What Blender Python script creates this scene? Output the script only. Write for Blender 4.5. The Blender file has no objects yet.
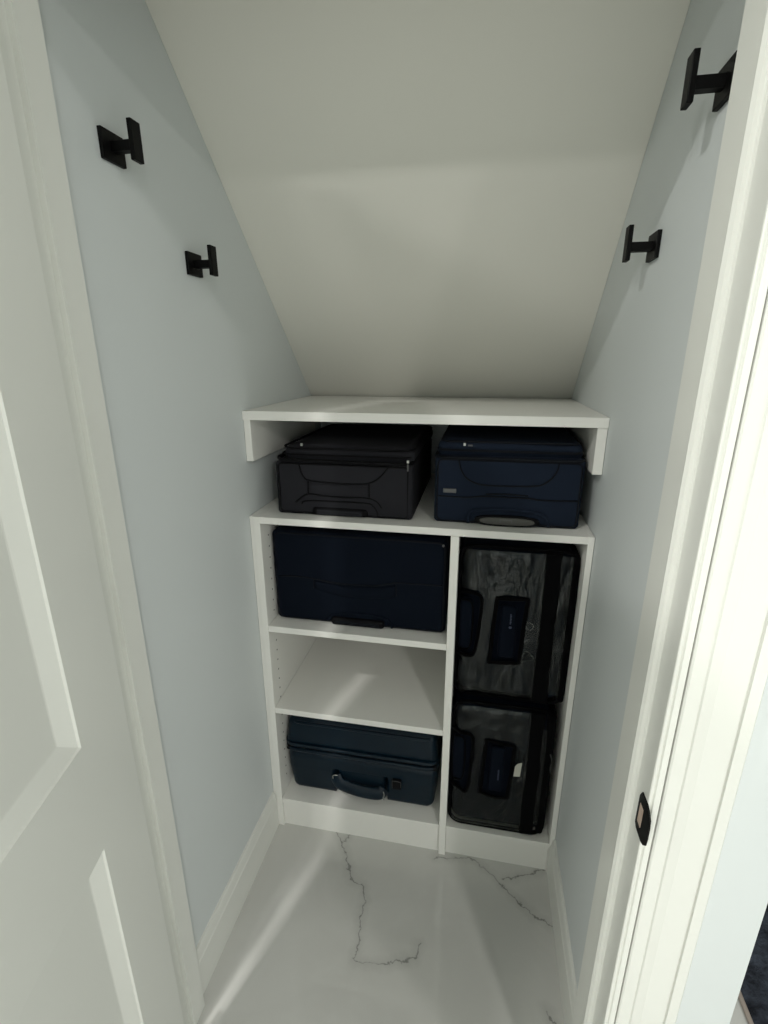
import bpy, bmesh, math
from mathutils import Vector, Matrix, noise

# ------------------------------------------------------------------ camera, world, lights
S = bpy.context.scene
COL = S.collection
YAW, PITCH, ROLL = -0.19442, -0.30265, -0.00235
F = Vector((math.sin(YAW)*math.cos(PITCH), math.cos(YAW)*math.cos(PITCH), math.sin(PITCH)))
R0 = Vector((math.cos(YAW), -math.sin(YAW), 0)); U0 = R0.cross(F)
Rr = R0*math.cos(ROLL) + U0*math.sin(ROLL); Uu = -R0*math.sin(ROLL) + U0*math.cos(ROLL)
cam = bpy.data.objects.new('camera', bpy.data.cameras.new('camera')); COL.objects.link(cam)
M = Matrix((Rr, Uu, -F)).transposed().to_4x4(); M.translation = Vector((0.5753, -1.1224, 1.4135))
cam.matrix_world = M
cam.data.sensor_fit = 'HORIZONTAL'; cam.data.sensor_width = 36.0
cam.data.lens = 36.0*497.18/768; cam.data.clip_start = 0.02
S.camera = cam

W_ = bpy.data.worlds.new('world'); S.world = W_; W_.use_nodes = True
W_.node_tree.nodes['Background'].inputs[0].default_value = (0.8, 0.85, 0.8, 1)
W_.node_tree.nodes['Background'].inputs[1].default_value = 0.05
S.view_settings.view_transform = 'Standard'; S.view_settings.look = 'None'
S.view_settings.gamma = 1.0; S.view_settings.exposure = 0.12
S.view_settings.use_curve_mapping = False

def area(name, loc, power, size=0.12, col=(1.0, 0.985, 0.945), target=None, shape='DISK', spread=180):
    l = bpy.data.lights.new(name, 'AREA'); l.energy = power; l.shape = shape; l.size = size
    l.color = col; l.spread = math.radians(spread)
    o = bpy.data.objects.new(name, l); o.location = loc; COL.objects.link(o)
    if target is not None:
        d = Vector(target)-Vector(loc); o.rotation_euler = d.to_track_quat('-Z', 'Y').to_euler()
    return o
area('hall_downlight', (1.9, -3.1, 2.42), 36, 0.22)
area('near_downlight', (-0.20, -1.42, 2.42), 14, 0.06)
area('passage_fill_light', (1.75, -1.3, 2.42), 8, 0.13)  # added fill to brighten the hall and passage, not a known fixture
area('back_fill_light', (-0.52, -3.0, 2.42), 50, 0.4)  # wide unseen fill, added to lift the right wall and jamb

# ------------------------------------------------------------------ materials
def mat(name, col, rough=0.5, metal=0.0, spec=0.5, bump=None, noise_col=None, coat=0.0):
    m = bpy.data.materials.new(name); m.use_nodes = True; nt = m.node_tree
    b = nt.nodes['Principled BSDF']
    b.inputs['Base Color'].default_value = (*col, 1); b.inputs['Roughness'].default_value = rough
    b.inputs['Metallic'].default_value = metal; b.inputs['Specular IOR Level'].default_value = spec
    b.inputs['Coat Weight'].default_value = coat
    tc = nt.nodes.new('ShaderNodeTexCoord')
    if bump:
        n = nt.nodes.new('ShaderNodeTexNoise'); n.inputs['Scale'].default_value = bump[0]; n.inputs['Detail'].default_value = 4
        nt.links.new(tc.outputs['Object'], n.inputs['Vector'])
        bp = nt.nodes.new('ShaderNodeBump'); bp.inputs['Strength'].default_value = bump[1]; bp.inputs['Distance'].default_value = bump[2]
        nt.links.new(n.outputs['Fac'], bp.inputs['Height']); nt.links.new(bp.outputs[0], b.inputs['Normal'])
    if noise_col:
        n = nt.nodes.new('ShaderNodeTexNoise'); n.inputs['Scale'].default_value = noise_col[0]; n.inputs['Detail'].default_value = 5
        nt.links.new(tc.outputs['Object'], n.inputs['Vector'])
        r = nt.nodes.new('ShaderNodeValToRGB'); r.color_ramp.elements[0].position = 0.35; r.color_ramp.elements[1].position = 0.65
        r.color_ramp.elements[0].color = (*col, 1); r.color_ramp.elements[1].color = (*noise_col[1], 1)
        nt.links.new(n.outputs['Fac'], r.inputs[0]); nt.links.new(r.outputs[0], b.inputs['Base Color'])
    return m

m_wall = mat('wall_paint', (0.705, 0.745, 0.742), 0.55, bump=(220, 0.05, 0.001), noise_col=(1.3, (0.69, 0.73, 0.727)))
m_slope = mat('ceiling_paint', (0.83, 0.82, 0.75), 0.6, bump=(160, 0.06, 0.001))
m_ceil = mat('hall_ceiling_paint', (0.86, 0.86, 0.84), 0.7)
m_trim = mat('trim_paint', (0.80, 0.81, 0.76), 0.32, bump=(40, 0.008, 0.001))
m_door = mat('door_paint', (0.82, 0.83, 0.78), 0.38, bump=(120, 0.02, 0.001))
m_melamine = mat('white_melamine', (0.87, 0.865, 0.82), 0.42, bump=(500, 0.03, 0.0005))
m_hole = mat('pin_hole_dark', (0.10, 0.09, 0.08), 0.8)
m_black = mat('matte_black_metal', (0.003, 0.003, 0.003), 0.5, spec=0.12)
m_wood = mat('raw_wood', (0.62, 0.50, 0.42), 0.7, noise_col=(60, (0.5, 0.38, 0.3)))
m_grey = mat('charcoal_fabric', (0.020, 0.020, 0.024), 0.9, spec=0.15, bump=(900, 0.35, 0.001))
m_greyp = mat('charcoal_piping', (0.002, 0.002, 0.003), 0.7, spec=0.15)
m_navy = mat('navy_fabric', (0.010, 0.016, 0.030), 0.9, spec=0.15, bump=(900, 0.35, 0.001))
m_navyp = mat('navy_piping', (0.002, 0.003, 0.006), 0.7, spec=0.2)
m_dnavy = mat('dark_navy_fabric', (0.0025, 0.005, 0.011), 0.9, spec=0.12, bump=(900, 0.35, 0.001))
m_teal = mat('navy_teal_plastic', (0.0005, 0.0085, 0.0175), 0.42, spec=0.25, bump=(700, 0.25, 0.0006))
m_rubber = mat('black_rubber', (0.002, 0.002, 0.003), 0.6, spec=0.15)
m_binding = mat('black_cover_binding', (0.001, 0.001, 0.0015), 0.8, spec=0.08, bump=(900, 0.3, 0.0006))
m_chrome = mat('dull_chrome', (0.55, 0.55, 0.52), 0.35, metal=1.0)
m_gunmetal = mat('gunmetal', (0.12, 0.12, 0.12), 0.4, metal=1.0)
m_gplas = mat('grey_plastic', (0.07, 0.07, 0.062), 0.5)
m_label = mat('white_paper_label', (0.55, 0.55, 0.48), 0.7)

def marble(name, lines):
    m = bpy.data.materials.new(name); m.use_nodes = True; nt = m.node_tree; N = nt.nodes; L = nt.links
    b = N['Principled BSDF']
    b.inputs['Roughness'].default_value = 0.055; b.inputs['Specular IOR Level'].default_value = 0.5
    g = N.new('ShaderNodeTexCoord')
    def mth(op, a, bb=None, clamp=False):
        n = N.new('ShaderNodeMath'); n.operation = op; n.use_clamp = clamp
        for i, v in enumerate((a, bb)):
            if v is None: continue
            if isinstance(v, (int, float)): n.inputs[i].default_value = v
            else: L.new(v, n.inputs[i])
        return n.outputs[0]
    def vm(op, a, bb=None, scale=None):
        n = N.new('ShaderNodeVectorMath'); n.operation = op
        for i, v in enumerate((a, bb)):
            if v is None: continue
            if isinstance(v, tuple): n.inputs[i].default_value = v
            else: L.new(v, n.inputs[i])
        if scale is not None: L.new(scale, n.inputs['Scale'])
        return n
    # jitter the coordinates so that veins wander like stone
    nz = N.new('ShaderNodeTexNoise'); nz.inputs['Scale'].default_value = 38; nz.inputs['Detail'].default_value = 5; nz.inputs['Roughness'].default_value = 0.65
    L.new(g.outputs['Object'], nz.inputs['Vector'])
    off = vm('SUBTRACT', nz.outputs['Color'], (0.5, 0.5, 0.5)).outputs[0]
    sc = N.new('ShaderNodeVectorMath'); sc.operation = 'MULTIPLY'; L.new(off, sc.inputs[0]); sc.inputs[1].default_value = (0.035, 0.035, 0)
    P = vm('ADD', g.outputs['Object'], sc.outputs[0]).outputs[0]
    cur = None
    for pl in lines:
        for a, c in zip(pl[:-1], pl[1:]):
            A = Vector((a[0], a[1], 0)); B = Vector((c[0], c[1], 0)); d = B-A
            pa = vm('SUBTRACT', P, tuple(A)).outputs[0]
            h = mth('MULTIPLY', vm('DOT_PRODUCT', pa, tuple(d)).outputs['Value'], 1/d.length_squared)
            h = mth('MAXIMUM', mth('MINIMUM', h, 1.0), 0.0)
            n = N.new('ShaderNodeVectorMath'); n.operation = 'SCALE'; n.inputs[0].default_value = tuple(d); L.new(h, n.inputs['Scale'])
            dist = vm('LENGTH', vm('SUBTRACT', pa, n.outputs[0]).outputs[0]).outputs['Value']
            cur = dist if cur is None else mth('MINIMUM', cur, dist)
    n2 = N.new('ShaderNodeTexNoise'); n2.inputs['Scale'].default_value = 30; L.new(g.outputs['Object'], n2.inputs['Vector'])
    wdt = mth('ADD', mth('MULTIPLY', mth('SUBTRACT', n2.outputs['Fac'], 0.35), 0.011), 0.0012)
    wdt = mth('MAXIMUM', wdt, 0.0012)
    core = mth('SUBTRACT', 1.0, mth('DIVIDE', cur, wdt), True)
    halo = mth('MULTIPLY', mth('SUBTRACT', 1.0, mth('DIVIDE', cur, 0.022), True), 0.18)
    fac = mth('MAXIMUM', mth('MULTIPLY', core, 0.85), halo)
    # soft clouds in the tile body and faint veins elsewhere
    n3 = N.new('ShaderNodeTexNoise'); n3.inputs['Scale'].default_value = 2.2; n3.inputs['Detail'].default_value = 6; n3.inputs['Distortion'].default_value = 1.2
    L.new(g.outputs['Object'], n3.inputs['Vector'])
    r = N.new('ShaderNodeValToRGB'); r.color_ramp.elements[0].color = (0.58, 0.58, 0.55, 1); r.color_ramp.elements[1].color = (0.63, 0.63, 0.60, 1)
    r.color_ramp.elements[0].position = 0.4; r.color_ramp.elements[1].position = 0.6
    L.new(n3.outputs['Fac'], r.inputs[0])
    mx = N.new('ShaderNodeMix'); mx.data_type = 'RGBA'; L.new(fac, mx.inputs['Factor'])
    L.new(r.outputs[0], mx.inputs['A']); mx.inputs['B'].default_value = (0.16, 0.16, 0.15, 1)
    L.new(mx.outputs['Result'], b.inputs['Base Color'])
    return m
veins = [[(0.192,0.014),(0.224,-0.018),(0.245,-0.05),(0.264,-0.089),(0.28,-0.126),(0.32,-0.138),(0.333,-0.176),(0.33,-0.212),(0.339,-0.263),(0.342,-0.318),(0.369,-0.318),(0.409,-0.311),(0.485,-0.282),(0.491,-0.249)],
 [(0.247,0.015),(0.231,-0.017)], [(0.506,-0.016),(0.60,0.0),(0.625,-0.003),(0.68,-0.04),(0.723,-0.085),(0.785,-0.127),(0.827,-0.145)],
 [(0.82,0.008),(0.733,-0.034),(0.703,-0.044)], [(0.791,-0.328),(0.812,-0.36)],
 [(-0.6,-1.9),(-0.2,-1.6),(0.1,-1.7),(0.5,-1.35),(0.9,-1.5)], [(1.1,-2.9),(1.3,-2.4),(1.2,-2.0)]]
m_floor = marble('polished_marble_tile', veins)

m_pvc = bpy.data.materials.new('clear_vinyl'); m_pvc.use_nodes = True
nt = m_pvc.node_tree; nt.nodes.clear()
out = nt.nodes.new('ShaderNodeOutputMaterial'); mix = nt.nodes.new('ShaderNodeMixShader')
tr = nt.nodes.new('ShaderNodeBsdfTransparent'); tr.inputs[0].default_value = (0.86, 0.88, 0.88, 1)
gl = nt.nodes.new('ShaderNodeBsdfGlossy'); gl.inputs['Roughness'].default_value = 0.06; gl.inputs[0].default_value = (0.95, 0.97, 0.95, 1)
fr = nt.nodes.new('ShaderNodeFresnel'); fr.inputs['IOR'].default_value = 1.5
ml = nt.nodes.new('ShaderNodeMath'); ml.operation = 'MULTIPLY'; ml.inputs[1].default_value = 0.5
tc = nt.nodes.new('ShaderNodeTexCoord')
n1 = nt.nodes.new('ShaderNodeTexNoise'); n1.inputs['Scale'].default_value = 9; n1.inputs['Detail'].default_value = 3; n1.inputs['Distortion'].default_value = 1.5
bp = nt.nodes.new('ShaderNodeBump'); bp.inputs['Strength'].default_value = 0.8; bp.inputs['Distance'].default_value = 0.02
lk = nt.links.new
mpv = nt.nodes.new('ShaderNodeMapping'); mpv.inputs['Scale'].default_value = (2.2, 1, 0.8)
lk(tc.outputs['Object'], mpv.inputs['Vector']); lk(mpv.outputs[0], n1.inputs['Vector']); lk(n1.outputs['Fac'], bp.inputs['Height'])
lk(bp.outputs[0], gl.inputs['Normal']); lk(bp.outputs[0], fr.inputs['Normal']); lk(fr.outputs[0], ml.inputs[0])
lk(ml.outputs[0], mix.inputs[0]); lk(tr.outputs[0], mix.inputs[1]); lk(gl.outputs[0], mix.inputs[2]); lk(mix.outputs[0], out.inputs[0])

def rug_mat():
    m = mat('navy_shag', (0.003, 0.005, 0.011), 0.95, bump=(120, 0.8, 0.01), noise_col=(30, (0.045, 0.055, 0.075)))
    return m
m_rug = rug_mat()
m_bind = mat('rug_binding', (0.35, 0.30, 0.26), 0.8)

# ------------------------------------------------------------------ helpers
def link(name, bm, material, parent=None, smooth=False, origin=None):
    me = bpy.data.meshes.new(name)
    bmesh.ops.recalc_face_normals(bm, faces=bm.faces)
    if origin is not None: bmesh.ops.translate(bm, verts=bm.verts, vec=-Vector(origin))
    bm.to_mesh(me); bm.free(); me.materials.append(material)
    if smooth:
        for p in me.polygons: p.use_smooth = True
    o = bpy.data.objects.new(name, me); COL.objects.link(o)
    if origin is not None: o.location = origin
    if parent is not None:
        o.parent = parent
    return o
def struct(o): o['kind'] = 'structure'; return o
def thing(name, label, cat, loc=(0, 0, 0), group=None):
    o = bpy.data.objects.new(name, None); COL.objects.link(o); o.location = loc
    o.empty_display_size = 0.05; o['label'] = label; o['category'] = cat
    if group: o['group'] = group
    return o
def tag(o, label, cat, group=None):
    o['label'] = label; o['category'] = cat
    if group: o['group'] = group
    return o
def add_box(bm, x0, x1, y0, y1, z0, z1, bev=0.0, seg=2):
    vs = [bm.verts.new((x, y, z)) for x in (x0, x1) for y in (y0, y1) for z in (z0, z1)]
    fs = [(0,1,3,2), (4,6,7,5), (0,4,5,1), (2,3,7,6), (0,2,6,4), (1,5,7,3)]
    nf = [bm.faces.new([vs[i] for i in f]) for f in fs]
    if bev:
        es = {e for f in nf for e in f.edges}
        bmesh.ops.bevel(bm, geom=list(es), offset=bev, segments=seg, profile=0.5, affect='EDGES')
def box(x0, x1, y0, y1, z0, z1, bev=0.0, seg=2):
    bm = bmesh.new(); add_box(bm, x0, x1, y0, y1, z0, z1, bev, seg); return bm
def add_prism(bm, poly, axis, a, b):
    """poly: list of 2-D points; extruded along axis 0/1/2 from a to b."""
    def mk(p, t):
        c = [p[0], p[1]]; c.insert(axis, t); return bm.verts.new(c)
    A = [mk(p, a) for p in poly]; B = [mk(p, b) for p in poly]; n = len(poly)
    bm.faces.new(A); bm.faces.new(B[::-1])
    for i in range(n): bm.faces.new((A[i], B[i], B[(i+1) % n], A[(i+1) % n]))
def prism(poly, axis, a, b):
    bm = bmesh.new(); add_prism(bm, poly, axis, a, b); return bm
def smooth_path(pts, n=6, closed=False):
    P = [Vector(p) for p in pts]; out = []; m = len(P)
    rng = range(m if closed else m-1)
    for i in rng:
        if closed: p0, p1, p2, p3 = P[(i-1) % m], P[i], P[(i+1) % m], P[(i+2) % m]
        else: p0, p1, p2, p3 = P[max(i-1, 0)], P[i], P[i+1], P[min(i+2, m-1)]
        for k in range(n):
            t = k/n
            out.append(0.5*((2*p1)+(-p0+p2)*t+(2*p0-5*p1+4*p2-p3)*t*t+(-p0+3*p1-3*p2+p3)*t**3))
    if not closed: out.append(P[-1])
    return out
def add_tube(bm, pts, r, seg=8, closed=False, ry=None):
    P = [Vector(p) for p in pts]; n = len(P); rings = []
    ry = ry or r
    up = None
    for i in range(n):
        if closed: t = P[(i+1) % n]-P[(i-1) % n]
        else: t = P[min(i+1, n-1)]-P[max(i-1, 0)]
        t.normalize()
        if up is None:
            a = Vector((0, 1, 0)) if abs(t.y) < 0.9 else Vector((1, 0, 0))
        else: a = up
        s = t.cross(a).normalized(); a = s.cross(t).normalized(); up = a
        rings.append([bm.verts.new(P[i]+s*(math.cos(2*math.pi*k/seg)*r)+a*(math.sin(2*math.pi*k/seg)*ry)) for k in range(seg)])
    m = n if closed else n-1
    for i in range(m):
        A, B = rings[i], rings[(i+1) % n]
        for k in range(seg): bm.faces.new((A[k], A[(k+1) % seg], B[(k+1) % seg], B[k]))
    if not closed: bm.faces.new(rings[0][::-1]); bm.faces.new(rings[-1])
def tube(pts, r, seg=8, closed=False, ry=None):
    bm = bmesh.new(); add_tube(bm, pts, r, seg, closed, ry); return bm
def rbox(x0, x1, y0, y1, z0, z1, r, n=14, disp=None, rz=None):
    """dense rounded box; disp(p, normal) -> new p"""
    lo = Vector((x0, y0, z0)); hi = Vector((x1, y1, z1)); r = min(r, min(hi-lo)/2-1e-5)
    def samples(a, b):
        arc = [a+r*(1-math.tan(math.radians(45)*(1-k/5))) for k in range(6)]
        flat = [a+r+(b-a-2*r)*k/n for k in range(1, n)]
        arc2 = [b-(s-a) for s in arc][::-1]
        return arc+flat+arc2
    SX, SY, SZ = samples(x0, x1), samples(y0, y1), samples(z0, z1)
    bm = bmesh.new(); cache = {}
    ilo = lo+Vector((r, r, r)); ihi = hi-Vector((r, r, r))
    def V(i, j, k):
        key = (i, j, k)
        if key not in cache:
            p = Vector((SX[i], SY[j], SZ[k])); q = Vector([min(max(p[a], ilo[a]), ihi[a]) for a in range(3)])
            d = p-q; nn = d.normalized() if d.length > 1e-9 else Vector((0, 0, 1)); p2 = q+nn*r
            if disp: p2 = disp(p2, nn)
            cache[key] = bm.verts.new(p2)
        return cache[key]
    nx, ny, nz = len(SX)-1, len(SY)-1, len(SZ)-1
    for i in range(nx):
        for j in range(ny):
            for k in (0, nz): bm.faces.new((V(i,j,k), V(i+1,j,k), V(i+1,j+1,k), V(i,j+1,k)))
    for i in range(nx):
        for k in range(nz):
            for j in (0, ny): bm.faces.new((V(i,j,k), V(i+1,j,k), V(i+1,j,k+1), V(i,j,k+1)))
    for j in range(ny):
        for k in range(nz):
            for i in (0, nx): bm.faces.new((V(i,j,k), V(i,j+1,k), V(i,j+1,k+1), V(i,j,k+1)))
    return bm
def soft(amp=0.003, fr=7.0, seed=0.0):
    def d(p, n): return p + Vector((n.x, n.y, max(n.z, 0)))*amp*noise.noise(p*fr+Vector((seed, seed*1.7, 0)))
    return d
def ring_xz(x0, x1, z0, z1, r, y, n=6):
    pts = []
    for cx, cz, a0 in ((x1-r, z1-r, 0), (x0+r, z1-r, 90), (x0+r, z0+r, 180), (x1-r, z0+r, 270)):
        for k in range(n+1):
            a = math.radians(a0+90*k/n); pts.append((cx+r*math.cos(a), y, cz+r*math.sin(a)))
    return pts
def ring_xy(x0, x1, y0, y1, r, z, n=6):
    return [(p[0], p[2], z) for p in ring_xz(x0, x1, y0, y1, r, 0, n)]

# ------------------------------------------------------------------ room shell
WC = 0.84            # closet width
YI, YO = -0.455, -0.571   # door wall: inner and outer face
HH = 1.894           # head height of the opening
DB = 0.62            # back wall
JL, JR = 0.0167, 0.806
# floor
struct(link('floor', box(-1.6, 3.0, -4.4, 2.4, -0.05, 0.0), m_floor))
struct(link('wall_left', box(-0.10, 0.0, YI, DB+0.1, 0, 2.32), m_wall))
struct(link('wall_right', box(WC, WC+0.133, YI, 2.3, 0, 2.55), m_wall))
struct(link('wall_back', box(-0.1, WC, DB, DB+0.1, 0, 1.4), m_wall))
# sloped underside of the stairs
sl = -0.935
def zs(y): return 1.2855+sl*(y-0.528)
struct(link('ceiling_slope', prism([(DB+0.1, zs(DB+0.1)), (YI, zs(YI)), (YI, zs(YI)+0.15), (DB+0.1, zs(DB+0.1)+0.15)], 0, 0.0005, WC-0.0005), m_slope))
# door wall round the opening
bm = bmesh.new()
add_box(bm, -1.6, JL-0.018, YO, YI, 0, 2.5); add_box(bm, JR+0.018, WC+0.133, YO, YI, 0, 2.5)
add_box(bm, JL-0.018, JR+0.018, YO, YI, HH+0.018, 2.5)
struct(link('wall_front', bm, m_wall))
struct(link('wall_hall_back', box(-1.6, 3.0, -4.4, -4.3, 0, 2.5), m_wall))
struct(link('wall_hall_left', box(-1.7, -1.6, -4.4, YI, 0, 2.5), m_wall))
struct(link('wall_hall_right', box(2.9, 3.0, -4.3, 2.3, 0, 2.5), m_wall))
struct(link('wall_hall_end', box(0.84, 3.0, 2.3, 2.4, 0, 2.5), m_wall))
bm = bmesh.new(); add_box(bm, -1.7, 3.0, -4.4, YI, 2.45, 2.55); add_box(bm, WC, 3.0, YI, 2.4, 2.45, 2.55)
struct(link('ceiling', bm, m_ceil))

# jambs with stops (profiles in x,y)
def jamb(s):
    X = (lambda a: JL-a) if s < 0 else (lambda a: JR+a)     # a: distance into the wall
    stop_in, stop_out = (-0.467, -0.508) if s < 0 else (-0.479, -0.532)
    yo = YO if s < 0 else YO-0.009
    poly = [(X(0.018), YI), (X(0), YI), (X(0), stop_in), (X(-0.010), stop_in), (X(-0.010), stop_out),
            *(((X(-0.007), stop_out-0.004), (X(-0.0035), stop_out-0.0045), (X(-0.002), stop_out-0.006)) if s > 0 else ()),
            (X(0), stop_out-0.0061 if s > 0 else stop_out), (X(0.0006), stop_out-0.0068), (X(0), stop_out-0.0076), (X(0), yo+0.0015), (X(0.0006), yo+0.0004), (X(0.0015), yo), (X(0.0028), yo+0.0004), (X(0.0036), yo+0.0022), (X(0.0055), yo+0.0025), (X(0.0068), yo), (X(0.0135), yo), (X(0.0135), YO), (X(0.018), YO)]
    return prism(poly, 2, 0.0, HH+0.018)
jl = struct(link('trim_1', jamb(-1), m_trim)); jr = struct(link('trim_2', jamb(1), m_trim))
bm = bmesh.new(); add_box(bm, JL, JR, YO, YI, HH, HH+0.018); add_box(bm, JL+0.010, JR-0.010, -0.528, -0.479, HH-0.010, HH)
struct(link('trim_3', bm, m_trim))
# casings: stepped profile, (distance from inner casing edge, proud of wall)
prof = [(0, 0), (0, 0.0105), (0.002, 0.012), (0.0150, 0.012), (0.0155, 0.0105), (0.0175, 0.0105), (0.019, 0.0125), (0.030, 0.0150),
        (0.058, 0.0160), (0.0585, 0.0140), (0.0605, 0.0140), (0.061, 0.0175), (0.0725, 0.0185), (0.0745, 0.0165), (0.0745, 0)]
CI = 0.8210
struct(link('trim_4', prism([(CI+a, YO-b) for a, b in prof], 2, 0, HH+0.03), m_trim))
struct(link('trim_5', prism([(0.020-a, YO-b*1.5) for a, b in prof], 2, 0, HH+0.03), m_trim))
struct(link('trim_6', prism([(YO-b, HH+0.03+a) for a, b in prof], 0, 0.006-0.0745, CI+0.0745), m_trim))
# strike plate on the right jamb
bm = bmesh.new()
pl = [(-0.557, 0.821), (-0.557, 0.866), (-0.5625, 0.876), (-0.5831, 0.8765), (-0.591, 0.873), (-0.5977, 0.867), (-0.5993, 0.857), (-0.5993, 0.837), (-0.5977, 0.827), (-0.591, 0.82), (-0.5831, 0.817), (-0.5625, 0.817)]
add_prism(bm, pl, 0, JR-0.0016, JR+0.0002)
link('strike_plate', bm, m_black, jr)['label'] = 'black latch strike plate'
link('latch_hole', prism([(-0.5641, 0.831), (-0.5641, 0.86), (-0.576, 0.86), (-0.576, 0.831)], 0, JR-0.0022, JR-0.0010), m_wood, jr)['label'] = 'raw wood showing in the latch hole'

# baseboards
bprof = [(0, 0), (0.013, 0), (0.013, 0.099), (0.011, 0.103), (0.0075, 0.1245), (0.005, 0.128), (0, 0.128)]
struct(link('baseboard_left', prism([(a, z) for a, z in bprof], 1, YI, -0.001), m_trim))
struct(link('baseboard_right', prism([(WC-a, z) for a, z in bprof], 1, YI, -0.001), m_trim))
struct(link('baseboard_passage', prism([(WC+0.133+a, z) for a, z in bprof], 1, YO, 2.3), m_trim))
# ------------------------------------------------------------------ open panelled door, hinged on the left jamb
DT = 0.045; DWid = 0.78; DH = HH-0.012
do = bpy.data.objects.new('door_1', None); COL.objects.link(do); struct(do)
th = math.atan2(-0.968, 0.25)
do.location = (0.081, -0.594, 0.008); do.rotation_euler = (0, 0, th)
# local: x along the door from the hinge edge, y = -DT..0 thickness (visible face at +y side), z up
def door_face(bm):
    x0, x1 = 0.112, DWid-0.112
    panels = [(0.20, 0.777), (0.943, DH-0.11)]
    xs = [0, x0, x1, DWid]; zl = [0, panels[0][0], panels[0][1], panels[1][0], panels[1][1], DH]
    for yf, dirn in ((0.0, -1), (-DT, 1)):
        for i in range(3):
            for k in range(5):
                if i == 1 and k in (1, 3):
                    a, b, c, d = xs[1], xs[2], zl[k], zl[k+1]
                    rings = []
                    for ins, dep in ((0, 0), (0.0015, 0.003), (0.022, 0.0125), (0.0245, 0.0130)):
                        rings.append([bm.verts.new((x, yf+dirn*dep, z)) for x, z in ((a+ins, c+ins), (b-ins, c+ins), (b-ins, d-ins), (a+ins, d-ins))])
                    for A, B in zip(rings[:-1], rings[1:]):
                        for q in range(4): bm.faces.new((A[q], A[(q+1) % 4], B[(q+1) % 4], B[q]))
                    bm.faces.new(rings[-1])
                else:
                    bm.faces.new([bm.verts.new((x, yf, z)) for x, z in ((xs[i], zl[k]), (xs[i+1], zl[k]), (xs[i+1], zl[k+1]), (xs[i], zl[k+1]))])
    for x in (0, DWid): bm.faces.new([bm.verts.new(p) for p in ((x, 0, 0), (x, -DT, 0), (x, -DT, DH), (x, 0, DH))])
    for z in (0, DH): bm.faces.new([bm.verts.new(p) for p in ((0, 0, z), (0, -DT, z), (DWid, -DT, z), (DWid, 0, z))])
    bmesh.ops.remove_doubles(bm, verts=bm.verts, dist=1e-5)
bm = bmesh.new(); door_face(bm)
link('door_leaf', bm, m_door, do)
for hz in (0.22, 0.95, 1.66):
    bm = bmesh.new(); add_tube(bm, [(-0.008, -DT-0.004, hz), (-0.008, -DT-0.004, hz+0.09)], 0.006, 12)
    link('hinge', bm, m_black, do)

# ------------------------------------------------------------------ shelving unit
ZT, ZB = 1.0239, 0.1076
PT = 0.018; CD = 0.58
LS, RS, DL, DR = 0.0302, 0.8249, 0.5165, 0.5362
u = thing('shelving_unit', 'white built-in open shelving unit full of dark suitcases, standing on the marble floor', 'shelf unit', (0.42, 0.28, 0))
def upart(name, bm, m=m_melamine):
    o = link(name, bm, m, None); o.parent = u; o.matrix_parent_inverse = Matrix.Translation(-Vector((0.42, 0.28, 0))); return o
E_ = 0.0007
upart('filler_strip', box(0.0015, LS-PT, 0.004, 0.06, 0, ZT-0.008))
left_panel = upart('side_panel', box(LS-PT, LS, 0, CD, 0, ZT, E_, 1))
upart('side_panel', box(RS, WC-0.0015, 0, CD, 0, ZT, E_, 1))
upart('divider', box(DL, DR, -0.003, CD, 0, ZT-PT, E_, 1))
upart('top_panel', box(LS, RS, 0, CD, ZT-PT, ZT, E_, 1))
upart('filler_cap', box(0.0015, LS-PT, 0.002, CD, ZT-0.0075, ZT))
upart('back_panel', box(LS, RS, CD-0.006, CD, 0.01, ZT-PT))
for z1, a, b in ((0.7105, LS, DL), (0.4425, LS, DL), (ZB, LS, DL), (ZB, DR, RS)):
    upart('shelf' if z1 > 0.2 else 'bottom_shelf', box(a+0.0005, b-0.0005, 0.0005, CD-0.008, z1-PT, z1, E_, 1))
upart('kickboard', box(LS+0.0005, DL-0.0005, 0.008, 0.026, 0, ZB-PT)); upart('kickboard', box(DR+0.0005, RS-0.0005, 0.008, 0.026, 0, ZB-PT))
# two rows of shelf pin holes in the left panel, one shared disc copied
pin0 = None
for y in (0.045, 0.50):
    z = 0.16
    while z < 0.98:
        if min(abs(z-q) for q in (0.7015, 0.4335)) > 0.012:
            if pin0 is None:
                c = [(0.0024*math.cos(2*math.pi*k/8), 0.0024*math.sin(2*math.pi*k/8)) for k in range(8)]
                pin0 = o = link('pin_hole', prism(c, 0, 0, 0.0004), m_hole)
            else:
                o = pin0.copy(); COL.objects.link(o)
            o.parent = left_panel; o.location = (LS, y, z)
        z += 0.032

# ------------------------------------------------------------------ wall-hung top shelf on cleats
BZ = 1.2889; BT = 0.0215
ws = thing('wall_shelf', 'white board shelf resting on two side cleats under the sloped ceiling', 'shelf', (0.42, 0.27, BZ-BT))
def wpart(name, bm, m=m_melamine):
    o = link(name, bm, m); o.parent = ws; o.matrix_parent_inverse = Matrix.Translation(-Vector((0.42, 0.27, BZ-BT))); return o
yb = 0.516
wpart('shelf_board', prism([(0.012, BZ-BT), (yb+0.02, BZ-BT), (yb, BZ), (0.012, BZ)], 0, 0.001, WC-0.001))
wpart('cleat', box(0.001, 0.0185, 0.016, 0.50, BZ-BT-0.103, BZ-BT, E_, 1)); wpart('cleat', box(WC-0.0215, WC-0.001, 0.016, 0.50, BZ-BT-0.103, BZ-BT, E_, 1))

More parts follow.
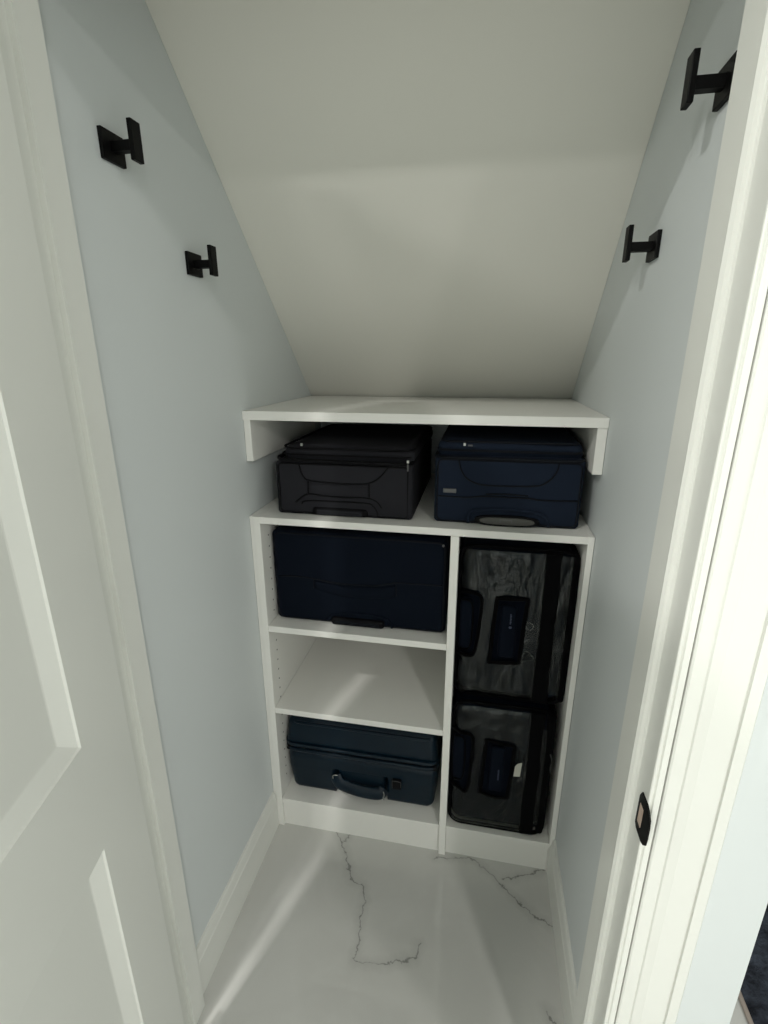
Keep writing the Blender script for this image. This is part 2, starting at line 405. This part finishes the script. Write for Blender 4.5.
# ------------------------------------------------------------------ coat hooks
def hook(x, s, y, z, label):
    t = thing('coat_hook', label, 'hook', (x, y, z), 'black double-square coat hooks on the closet walls')
    link('wall_plate', box(*(sorted((0, s*0.007))), -0.0245, 0.0245, -0.0205, 0.0205, 0.0012, 2), m_black, t)
    link('stem', box(*(sorted((s*0.006, s*0.041))), -0.0075, 0.0075, -0.007, 0.007, 0.0008, 1), m_black, t)
    link('front_plate', box(*(sorted((s*0.040, s*0.0475))), -0.011, 0.011, -0.021, 0.032, 0.001, 2), m_black, t)
hook(0.0, 1, -0.337, 1.7155, 'matte black coat hook on left wall, upper and nearer of that wall\'s pair')
hook(0.0, 1, -0.139, 1.5865, 'matte black coat hook on left wall, lower and deeper in, towards the sloped ceiling')
hook(WC, -1, -0.345, 1.7225, 'matte black coat hook on right wall, partly hidden behind the door frame')
hook(WC, -1, -0.140, 1.586, 'matte black coat hook on right wall, wholly visible beside the sloped ceiling edge')

# ------------------------------------------------------------------ suitcases
def parts(root, org):
    inv = Matrix.Translation(-Vector(org))
    def P(name, bm, m, smooth=True, parent=None, label=None):
        o = link(name, bm, m, None, smooth)
        if parent is None: o.parent = root; o.matrix_parent_inverse = inv
        else:
            o.parent = parent
        if label: o['label'] = label
        return o
    return P
def onface(pts, y, n=5, closed=False): return smooth_path([(a, y, b) for a, b in pts], n, closed)
def rrect_poly(x0, x1, z0, z1, r, n=5): return [(p[0], p[2]) for p in ring_xz(x0, x1, z0, z1, r, 0, n)]

# charcoal carry-on, upper left
Z0 = ZT
org = (0.24, 0.28, Z0)
t = thing('suitcase', 'charcoal grey soft suitcase lying flat, left of the pair under the top board', 'suitcase', org, 'soft suitcases lying under the top board')
P = parts(t, org); yf = 0.042
def dg(p, n):
    q = p+Vector((n.x, n.y, max(n.z, 0)))*0.002*noise.noise(p*6)
    return q
b = P('body', rbox(0.062, 0.416, yf, 0.50, Z0, 1.163, 0.009, 18, dg), m_grey)
P('lid', rbox(0.082, 0.419, yf+0.012, 0.490, 1.158, 1.203, 0.022, 18, soft(0.006, 7, 3)), m_grey)
zp = P('zipper_band', tube([(p[0], p[1], 1.1665+0.002*math.sin(p[0]*30)) for p in ring_xy(0.066, 0.413, yf-0.001, 0.497, 0.03, 0)], 0.005, 8, True, 0.0045), m_greyp)
P('lid_piping', tube([(p[0], p[1], 1.198-0.006*(1-((p[0]-0.24)/0.17)**2)*(p[1] < 0.1)) for p in ring_xy(0.082, 0.418, yf+0.008, 0.490, 0.03, 0, 8)], 0.003, 8, True), m_greyp)
P('lid_piping', tube([(p[0], p[1], 1.180) for p in ring_xy(0.076, 0.416, yf+0.006, 0.490, 0.03, 0, 8)], 0.0022, 8, True), m_greyp)
P('front_piping', tube(ring_xz(0.072, 0.405, Z0+0.006, 1.157, 0.010, yf+0.001), 0.0026, 8, True), m_greyp)
bm = bmesh.new()
for pl in ([(0.128,1.156),(0.132,1.138),(0.139,1.124),(0.155,1.115),(0.227,1.111),(0.287,1.112),(0.313,1.117),(0.335,1.131),(0.356,1.156)],
           [(0.150,1.113),(0.149,1.08)], [(0.308,1.113),(0.309,1.079)],
           [(0.113,1.055),(0.135,1.073),(0.152,1.080),(0.182,1.0775),(0.231,1.075),(0.295,1.077),(0.325,1.070),(0.340,1.052)],
           [(0.13,1.053),(0.152,1.062),(0.295,1.063),(0.318,1.056),(0.328,1.042),(0.330,1.030)]):
    add_tube(bm, onface(pl, yf+0.0002, 4), 0.0022, 6)
P('stitched_seams', bm, m_greyp)
P('raised_panel', prism([(0.156, 1.107), (0.302, 1.106), (0.303, 1.083), (0.156, 1.084)], 1, yf-0.0022, yf+0.003), m_grey, False)
hb = P('bottom_grip', rbox(0.158, 0.306, yf-0.006, yf+0.02, Z0+0.001, Z0+0.0235, 0.0105, 6), m_greyp)
P('grip_inset', rbox(0.172, 0.292, yf-0.0085, yf, Z0+0.0045, Z0+0.0185, 0.003, 4), m_grey)
P('side_handle', rbox(0.046, 0.068, 0.12, 0.28, Z0+0.012, Z0+0.125, 0.010, 8, soft(0.004, 10)), m_greyp)
def pull(P, x, y, z, m=m_chrome, ang=0.0):
    bm = bmesh.new(); add_box(bm, x-0.003, x+0.003, y-0.0025, y+0.001, z-0.003, z+0.004, 0.0008, 1)
    zz = P('zipper_pull', bm, m, False)
    bm = bmesh.new(); add_tube(bm, smooth_path([(x, y-0.003, z-0.002), (x+ang*0.5-0.002, y-0.004, z-0.009), (x+ang, y-0.003, z-0.016), (x+ang*0.5+0.002, y-0.004, z-0.009)], 3, True), 0.0007, 5, True)
    return zz
pull(P, 0.137, yf+0.004, 1.205); pull(P, 0.405, yf, 1.172); 
P('zipper_tab', box(0.4035, 0.4075, yf-0.006, yf-0.004, 1.150, 1.168, 0.0008, 1), m_gunmetal, False)

# navy carry-on, upper right
org = (0.64, 0.28, Z0)
t = thing('suitcase', 'navy soft suitcase with pale foot grip, right of the pair under the top board', 'suitcase', org, 'soft suitcases lying under the top board')
P = parts(t, org); yf = 0.046
P('body', rbox(0.470, 0.810, yf, 0.50, Z0, 1.190, 0.010, 18, soft(0.0012, 6, 5)), m_navy)
P('lid', rbox(0.474, 0.808, yf+0.012, 0.495, 1.182, 1.226, 0.020, 18, soft(0.004, 7, 8)), m_navy)
P('zipper_band', tube([(p[0], p[1], 1.1865-0.003*(1-((p[0]-0.64)/0.17)**2)*(p[1] < 0.1)) for p in ring_xy(0.471, 0.809, yf-0.001, 0.497, 0.02, 0, 8)], 0.0042, 8, True), m_navyp)
P('lid_piping', tube([(p[0], p[1], 1.203) for p in ring_xy(0.475, 0.801, yf+0.007, 0.495, 0.02, 0, 8)], 0.0028, 8, True), m_navyp)
P('lid_piping', tube([(p[0], p[1], 1.222) for p in ring_xy(0.482, 0.797, yf+0.016, 0.49, 0.02, 0, 8)], 0.0028, 8, True), m_navyp)
P('front_piping', tube(ring_xz(0.477, 0.803, Z0+0.006, 1.181, 0.012, yf+0.001), 0.0024, 8, True), m_navyp)
bm = bmesh.new()
for pl in ([(0.526,1.182),(0.531,1.160),(0.545,1.138),(0.572,1.125),(0.610,1.122),(0.70,1.125),(0.730,1.136),(0.748,1.160),(0.752,1.180)],
           [(0.481,1.091),(0.54,1.090),(0.565,1.092),(0.592,1.095),(0.69,1.095),(0.72,1.092),(0.80,1.094)],
           [(0.592,1.1005),(0.64,1.1025),(0.69,1.1005)]):
    add_tube(bm, onface(pl, yf-0.0003, 5), 0.0020, 6)
P('stitched_seams', bm, m_navyp)
P('grip_surround', tube(onface([(0.553,1.027),(0.556,1.046),(0.572,1.060),(0.64,1.065),(0.705,1.062),(0.733,1.052),(0.742,1.028)], yf, 5), 0.0045, 8, False, 0.005), m_navy)
def ell(cx, cz, a, b_, n=28, p=2.6):
    return [(cx+a*math.copysign(abs(math.cos(2*math.pi*k/n))**(2/p), math.cos(2*math.pi*k/n)), cz+b_*math.copysign(abs(math.sin(2*math.pi*k/n))**(2/p), math.sin(2*math.pi*k/n))) for k in range(n)]
P('grip_rim', prism(ell(0.645, Z0+0.0135, 0.076, 0.0135), 1, yf-0.007, yf+0.01), m_rubber, False)
gp = P('foot_grip', prism(ell(0.645, Z0+0.014, 0.064, 0.0088), 1, yf-0.0105, yf-0.006), m_gplas, False, None, 'pale grey plastic foot grip')
bm = bmesh.new()
for a, c in ((0.629, 0.631), (0.655, 0.657)): add_box(bm, a, c, yf-0.0112, yf-0.010, Z0+0.010, Z0+0.019)
add_box(bm, 0.631, 0.655, yf-0.0112, yf-0.010, Z0+0.017, Z0+0.019)
P('embossed_mark', bm, m_gunmetal, False, gp)
bm = bmesh.new()
add_box(bm, 0.4915, 0.5225, yf-0.003, yf+0.001, 1.1005, 1.1105, 0.0006, 1)
bd = P('badge', bm, m_gunmetal, False, None, 'small grey metal name badge')
bm = bmesh.new()
x = 0.494
for k, (w, zz) in enumerate(((0.003, 0), (0.003, 1), (0.004, 0), (0.003, 0), (0.004, 1), (0.003, 0))):
    add_box(bm, x, x+0.001, yf-0.0034, yf-0.0029, 1.103, 1.108)
    add_box(bm, x, x+w, yf-0.0034, yf-0.0029, 1.103+(0.004 if zz else 0), 1.104+(0.004 if zz else 0)); x += w+0.0012
P('badge_lettering', bm, m_gplas, False, bd)
pull(P, 0.537, yf+0.010, 1.216, m_chrome); P('zipper_tab', box(0.545, 0.556, yf+0.003, yf+0.006, 1.213, 1.217, 0.0006, 1), m_gunmetal, False)

# large dark navy soft suitcase, left bay
Z1 = 0.7105; org = (0.28, 0.3, Z1)
t = thing('suitcase', 'large dark navy soft suitcase filling the left compartment directly below the carry-on pair', 'suitcase', org)
P = parts(t, org); yf = 0.046
P('body', rbox(0.037, 0.508, yf, 0.555, Z1, 0.974, 0.014, 20, soft(0.0025, 4, 11)), m_dnavy)
P('front_piping', tube(ring_xz(0.045, 0.502, Z1+0.007, 0.967, 0.018, yf+0.002), 0.0026, 8, True), m_navyp)
bm = bmesh.new()
for pl in ([(0.052,0.842),(0.10,0.845),(0.152,0.842),(0.19,0.837),(0.232,0.834),(0.314,0.836),(0.350,0.843),(0.377,0.849),(0.43,0.851),(0.497,0.852)],):
    add_tube(bm, onface(pl, yf-0.0004, 5), 0.0022, 6)
add_tube(bm, onface([(0.152, 0.842), (0.151, 0.815)], yf, 2), 0.0018, 6); add_tube(bm, onface([(0.377, 0.848), (0.378, 0.811)], yf, 2), 0.0018, 6)
P('stitched_seams', bm, m_navyp)
# fabric carry strap sagging across the face
top = onface([(0.153,0.838),(0.232,0.829),(0.314,0.831),(0.376,0.843)], 0, 6); bot = onface([(0.153,0.813),(0.231,0.800),(0.334,0.801),(0.376,0.810)], 0, 6)
bm = bmesh.new(); rows = []
for i, (a, c) in enumerate(zip(top, bot)):
    k = i/(len(top)-1); bul = 0.004*math.sin(math.pi*k)
    row = []
    for j in range(7):
        v = j/6; p = a.lerp(c, v); row.append(bm.verts.new((p.x, yf-0.001-bul-0.003*math.sin(math.pi*v), p.z)))
    for j in range(6, -1, -1):
        v = j/6; p = a.lerp(c, v); row.append(bm.verts.new((p.x, yf+0.003-bul, p.z)))
    rows.append(row)
for A, B in zip(rows[:-1], rows[1:]):
    for j in range(14): bm.faces.new((A[j], A[(j+1) % 14], B[(j+1) % 14], B[j]))
bm.faces.new(rows[0]); bm.faces.new(rows[-1][::-1])
P('carry_strap', bm, m_dnavy)
P('grip_surround', tube(onface([(0.183,0.720),(0.200,0.736),(0.235,0.746),(0.29,0.749),(0.341,0.744),(0.362,0.732),(0.366,0.715)], yf, 5), 0.0035, 8), m_dnavy)
P('bottom_grip', rbox(0.198, 0.346, yf-0.010, yf+0.02, Z1+0.001, Z1+0.024, 0.009, 6), m_rubber)
P('grip_inset', rbox(0.212, 0.332, yf-0.012, yf, Z1+0.006, Z1+0.018, 0.003, 4), m_navyp)
P('corner_rivet', prism(ell(0.4965, 0.962, 0.003, 0.003, 10, 2), 1, yf-0.003, yf+0.001), m_gunmetal, False)

# hard navy-teal case, bottom left
Z2 = ZB; org = (0.27, 0.3, Z2)
t = thing('suitcase', 'glossy dark teal hard-shell case with a grip handle, on the lowest left shelf', 'suitcase', org)
P = parts(t, org); yf = 0.040
def dl(p, n):
    q = p.copy()
    tp = max(0.0, (0.20-p.z))/0.09           # the shell draws in towards the bottom
    q.x += (0.27-p.x)*0.045*min(1, tp)
    q.y += (0.30-p.y)*0.02*min(1, tp)
    if p.y < 0.15 and p.z < 0.212:
        k = min(1, max(0, (p.x-0.186)/0.008))*min(1, max(0, (0.356-p.x)/0.008))
        zk = min(1, max(0, (0.212-p.z)/0.012))
        q.y += 0.026*k*zk
        q.z += 0.012*k*(1 if p.z < 0.14 else 0)
    return q
def dense_x(bm): return bm
P('lower_shell', rbox(0.040, 0.503, yf, 0.54, Z2, 0.262, 0.024, 58, dl), m_teal)
P('frame_band', rbox(0.040, 0.502, yf-0.004, 0.545, 0.262, 0.276, 0.006, 10), m_rubber)
P('frame_rib', tube(ring_xy(0.038, 0.503, yf-0.004, 0.545, 0.03, 0.270), 0.0055, 10, True), m_teal)
P('frame_rib', tube(ring_xy(0.038, 0.503, yf-0.004, 0.545, 0.03, 0.288), 0.0060, 10, True), m_teal)
def dup_(p, n):
    q = p.copy(); tp = min(1, max(0, (p.z-0.30)/0.07)); q.x += (0.27-p.x)*0.03*tp; q.y += (0.3-p.y)*0.05*tp
    return q
P('upper_shell', rbox(0.037, 0.503, yf, 0.543, 0.268, 0.372, 0.022, 16, dup_), m_teal)
P('upper_rib', tube(ring_xy(0.052, 0.490, yf+0.011, 0.53, 0.03, 0.358), 0.0045, 10, True), m_teal)
hn = P('handle', tube(smooth_path([(0.195, yf+0.002, 0.192), (0.201, yf-0.006, 0.180), (0.216, yf-0.010, 0.169), (0.268, yf-0.012, 0.1580), (0.318, yf-0.010, 0.1540), (0.337, yf-0.006, 0.158), (0.345, yf+0.002, 0.166)], 6), 0.0195, 14, False, 0.0085), m_rubber)
hn.data.materials[0] = m_teal
# the spine behind the handle that carries its two pivots
P('handle_mount', rbox(0.200, 0.344, yf+0.006, yf+0.05, 0.146, 0.216, 0.008, 6), m_teal)
for x, z in ((0.196, 0.199), (0.345, 0.166)):
    bm = bmesh.new(); add_tube(bm, smooth_path([(x-0.006, yf-0.016, z-0.006), (x-0.005, yf-0.018, z+0.006), (x+0.003, yf-0.018, z+0.010), (x+0.009, yf-0.016, z+0.008)] if x < 0.3 else [(x+0.002, yf-0.022, z+0.012), (x+0.004, yf-0.022, z), (x+0.001, yf-0.022, z-0.012), (x+0.004, yf-0.022, z-0.018)], 4), 0.0013, 8)
    P('handle_pivot', bm, m_chrome, True, hn, 'small chrome handle pivot')
la = P('latch', rbox(0.370, 0.398, yf-0.008, yf+0.01, 0.178, 0.214, 0.004, 4), m_rubber)
bm = bmesh.new(); add_tube(bm, smooth_path([(0.3715, yf-0.009, 0.185), (0.3705, yf-0.009, 0.205), (0.373, yf-0.009, 0.211), (0.394, yf-0.009, 0.210), (0.397, yf-0.009, 0.204), (0.396, yf-0.009, 0.190)], 4), 0.0008, 6)
P('latch_rim', bm, m_gunmetal, True, la)

# two suitcases in clear covers, stacked upright in the right bay
def covered(zb, zt_, xl, xr, yf, label, win, side, strip, low):
    org = ((xl+xr)/2, 0.3, zb)
    t = thing('suitcase', label, 'suitcase', org, 'suitcases in clear vinyl covers stacked in the right bay')
    P = parts(t, org); H = zt_-zb
    def shp(p, n):
        q = p+Vector((n.x, n.y, max(n.z, 0)))*0.003*noise.noise(p*5+Vector((zb*9, 0, 0)))
        return q
    P('body', rbox(xl+0.004, xr-0.004, yf+0.011, 0.53, zb+0.003, zt_-0.004, 0.035, 16, shp), m_dnavy)
    xe = 0.744
    # vinyl front face: a slightly wrinkled thin shell with its own thickness
    def vin(x0, x1, z0, z1, ex, nx, nz, seed, skip=()):
        bm = bmesh.new(); fr_, bk = {}, {}
        for i in range(nx+1):
            for k in range(nz+1):
                x = x0+(x1-x0)*i/nx; z = z0+(z1-z0)*k/nz
                e = 0.0
                dx = max(0, (xl+0.03)-x); e += (0.03-math.sqrt(max(0, 0.03**2-min(dx, 0.03)**2)))*0.9
                dz = max(0, (zb+0.028)-z, z-(zt_-0.028)); e += (0.028-math.sqrt(max(0, 0.028**2-min(dz, 0.028)**2)))*0.8
                w = noise.noise(Vector((x*16+seed, z*11, seed)))*0.0030+abs(noise.noise(Vector((x*34+seed, z*26, 3))))*0.0022
                fr_[i, k] = bm.verts.new((x, yf+e-w*ex, z)); bk[i, k] = bm.verts.new((x, yf+e-w*ex+0.0006, z))
        for i in range(nx):
            for k in range(nz):
                xm = x0+(x1-x0)*(i+.5)/nx; zm = z0+(z1-z0)*(k+.5)/nz
                if any(inside(xm, zm, pg) for pg in skip): continue
                bm.faces.new((fr_[i,k], fr_[i+1,k], fr_[i+1,k+1], fr_[i,k+1])); bm.faces.new((bk[i,k], bk[i,k+1], bk[i+1,k+1], bk[i+1,k]))
        lo = [v for v in bm.verts if not v.link_faces]
        for v in lo: bm.verts.remove(v)
        return bm
    def inside(x, z, pg):
        c = False; n = len(pg)
        for i in range(n):
            (x1_, z1_), (x2_, z2_) = pg[i], pg[(i+1) % n]
            if (z1_ > z) != (z2_ > z) and x < (x2_-x1_)*(z-z1_)/(z2_-z1_)+x1_: c = not c
        return c
    cv = P('vinyl_cover', vin(xl+0.006, xe, zb+0.012, zt_-0.012, 1.0, 60, 90, zb*7, (win, side)), m_pvc, True, None, 'clear wrinkled vinyl front of the cover')
    P('vinyl_strip', vin(strip[0], strip[1], strip[2], strip[3], 1.0, 8, 60, zb*3+1), m_pvc, True)
    # black fabric binding between the clear panels and round the front edge
    P('cover_gusset', rbox(xe-0.003, strip[0]+0.004, yf-0.001, yf+0.03, zb+0.006, zt_-0.008, 0.006, 8, soft(0.003, 12, zb)), m_binding)
    P('cover_gusset', rbox(strip[1]-0.003, xr, yf+0.001, yf+0.09, zb+0.010, zt_-0.010, 0.012, 8, soft(0.003, 12, zb)), m_binding)
    P('cover_edge', tube([(p[0], yf+0.012, p[2]) for p in ring_xz(xl+0.003, xr-0.004, zb+0.005, zt_-0.005, 0.035, 0, 8)], 0.0055, 8, True), m_binding)
    wb = bmesh.new(); w4 = win
    pts = []
    for i in range(len(w4)):
        a, c = Vector((w4[i][0], yf-0.003, w4[i][1])), Vector((w4[(i+1) % len(w4)][0], yf-0.003, w4[(i+1) % len(w4)][1]))
        for k in range(6): pts.append(a.lerp(c, (k+0.02)/6))
    add_tube(wb, pts, 0.0055, 6, True, 0.003)
    P('handle_opening_binding', wb, m_binding)
    x0 = min(a for a, _ in win)+0.016; x1 = max(a for a, _ in win)-0.014; z0 = min(b_ for _, b_ in win)+0.018; z1 = max(b_ for _, b_ in win)-0.022
    h = P('carry_handle', rbox(x0+0.004, x1-0.008, yf-0.004, yf+0.015, z0, z1, 0.008, 8, soft(0.003, 12, 2)), m_dnavy)
    return P, h, t, side
winU = [(0.6354, 0.8375), (0.7097, 0.8415), (0.7048, 0.7662), (0.7018, 0.6592), (0.6265, 0.6523), (0.6295, 0.7414)]
sideU = [(0.5403, 0.8474), (0.572, 0.8474), (0.5968, 0.8355), (0.5968, 0.7761), (0.5879, 0.683), (0.574, 0.6671), (0.5403, 0.6671)]
P, h, t, sd = covered(0.5365, 0.9740, 0.5375, 0.8235, 0.032,
    'suitcase in wrinkled clear vinyl cover, upper of two stacked in the right bay', winU, sideU, (0.778, 0.806, 0.572, 0.960), False)
def side_handle(P, sd, yf):
    bm = bmesh.new(); pts = [(a, yf-0.002, b_) for a, b_ in sd[1:6]]
    P('side_opening_binding', tube(smooth_path([(0.541, yf+0.006, sd[0][1])]+pts+[(0.541, yf+0.006, sd[-1][1])], 4), 0.0045, 8), m_binding)
    zc0, zc1 = sd[-1][1]+0.02, sd[0][1]-0.02
    P('side_handle', rbox(0.546, 0.578, yf-0.004, yf+0.02, zc0, zc1, 0.008, 6, soft(0.003, 14)), m_dnavy)
    P('side_handle_piping', tube(smooth_path([(0.549, yf-0.004, zc1), (0.574, yf-0.005, zc1-0.008), (0.579, yf-0.006, (zc0+zc1)/2), (0.573, yf-0.005, zc0+0.006), (0.549, yf-0.004, zc0)], 5), 0.002, 6), m_binding)
side_handle(P, sd, 0.032)
m_thread = mat('pale_blue_print', (0.035, 0.045, 0.085), 0.6)
bm = bmesh.new()
for k in range(7): add_box(bm, 0.6705, 0.6735+0.001*(k % 2), 0.0272, 0.0282, 0.770+k*0.0042, 0.7728+k*0.0042)
add_box(bm, 0.669, 0.676, 0.0272, 0.0282, 0.758, 0.7635, 0.0015, 1)
P('handle_print', bm, m_thread, False, h)
# rings of vinyl puckered against the case
for pk in ([(0.7067, 0.0275, 0.781), (0.7127, 0.0275, 0.7632), (0.7206, 0.0275, 0.7593), (0.7285, 0.0275, 0.7682), (0.7226, 0.0275, 0.7781), (0.7127, 0.0275, 0.7791)],
           [(0.7058, 0.0275, 0.6661), (0.7107, 0.0275, 0.6899), (0.7196, 0.0275, 0.6968), (0.7335, 0.0275, 0.682), (0.7345, 0.0275, 0.6751), (0.7147, 0.0275, 0.6681)]):
    P('vinyl_pucker', tube(smooth_path(pk, 4, True), 0.0010, 6, True), m_pvc)
winL = [(0.6338, 0.4261), (0.6701, 0.4202), (0.7083, 0.4173), (0.7054, 0.3222), (0.6985, 0.2379), (0.6603, 0.236), (0.625, 0.2458), (0.6289, 0.3369)]
sideL = [(0.5485, 0.4477), (0.5652, 0.4379), (0.5966, 0.4271), (0.5956, 0.332), (0.5887, 0.2438), (0.5662, 0.2497), (0.5485, 0.2615)]
P, h, t, sd = covered(ZB, 0.5355, 0.5400, 0.808, 0.010,
    'suitcase in clear vinyl cover with white tag, lower of two in the right bay', winL, sideL, (0.776, 0.788, 0.16, 0.48), True)
side_handle(P, sd, 0.010)
bm = bmesh.new()
for k in range(8): add_box(bm, 0.669+0.0005*(k % 2), 0.6735, 0.0052, 0.0062, 0.298+k*0.0046, 0.301+k*0.0046)
P('handle_print', bm, m_thread, False, h)
P('paper_tag', prism([(0.711, 0.322), (0.728, 0.324), (0.7305, 0.371), (0.719, 0.365), (0.713, 0.355)], 1, 0.0025, 0.0033), m_label, False, None, 'small off-white paper tag')
bm = bmesh.new(); add_tube(bm, smooth_path([(0.801, 0.010, 0.405), (0.806, 0.007, 0.385), (0.804, 0.006, 0.362), (0.808, 0.008, 0.338)], 5), 0.0014, 8)
P('zipper_pull', bm, m_gunmetal, True, None, 'metal zipper pull')

# ------------------------------------------------------------------ navy shag rug beyond the wall corner
bm = bmesh.new(); nx, ny = 110, 240
x0, x1, y0, y1 = 1.236, 2.5, -1.1, 1.7
g = {}
for i in range(nx+1):
    for j in range(ny+1):
        x = x0+(x1-x0)*i/nx; y = y0+(y1-y0)*j/ny
        z = 0.016+0.007*noise.noise(Vector((x*45, y*45, 0)))+0.004*noise.noise(Vector((x*110, y*90, 4)))
        if i in (0, nx) or j in (0, ny): z = 0.001
        g[i, j] = bm.verts.new((x, y, z))
for i in range(nx):
    for j in range(ny): bm.faces.new((g[i,j], g[i+1,j], g[i+1,j+1], g[i,j+1]))
base = [g[0, 0], g[nx, 0], g[nx, ny], g[0, ny]]
rg = thing('rug', 'navy shag rug with pale bound edge, on the floor beyond the right wall corner', 'rug', (1.85, 0.3, 0))
o = link('pile', bm, m_rug, None, True); o.parent = rg; o.matrix_parent_inverse = Matrix.Translation((-1.85, -0.3, 0))
bm = bmesh.new(); add_box(bm, 1.226, 1.237, -1.113, 1.713, 0, 0.008, 0.003, 2)
o = link('binding', bm, m_bind, None); o.parent = rg; o.matrix_parent_inverse = Matrix.Translation((-1.85, -0.3, 0))
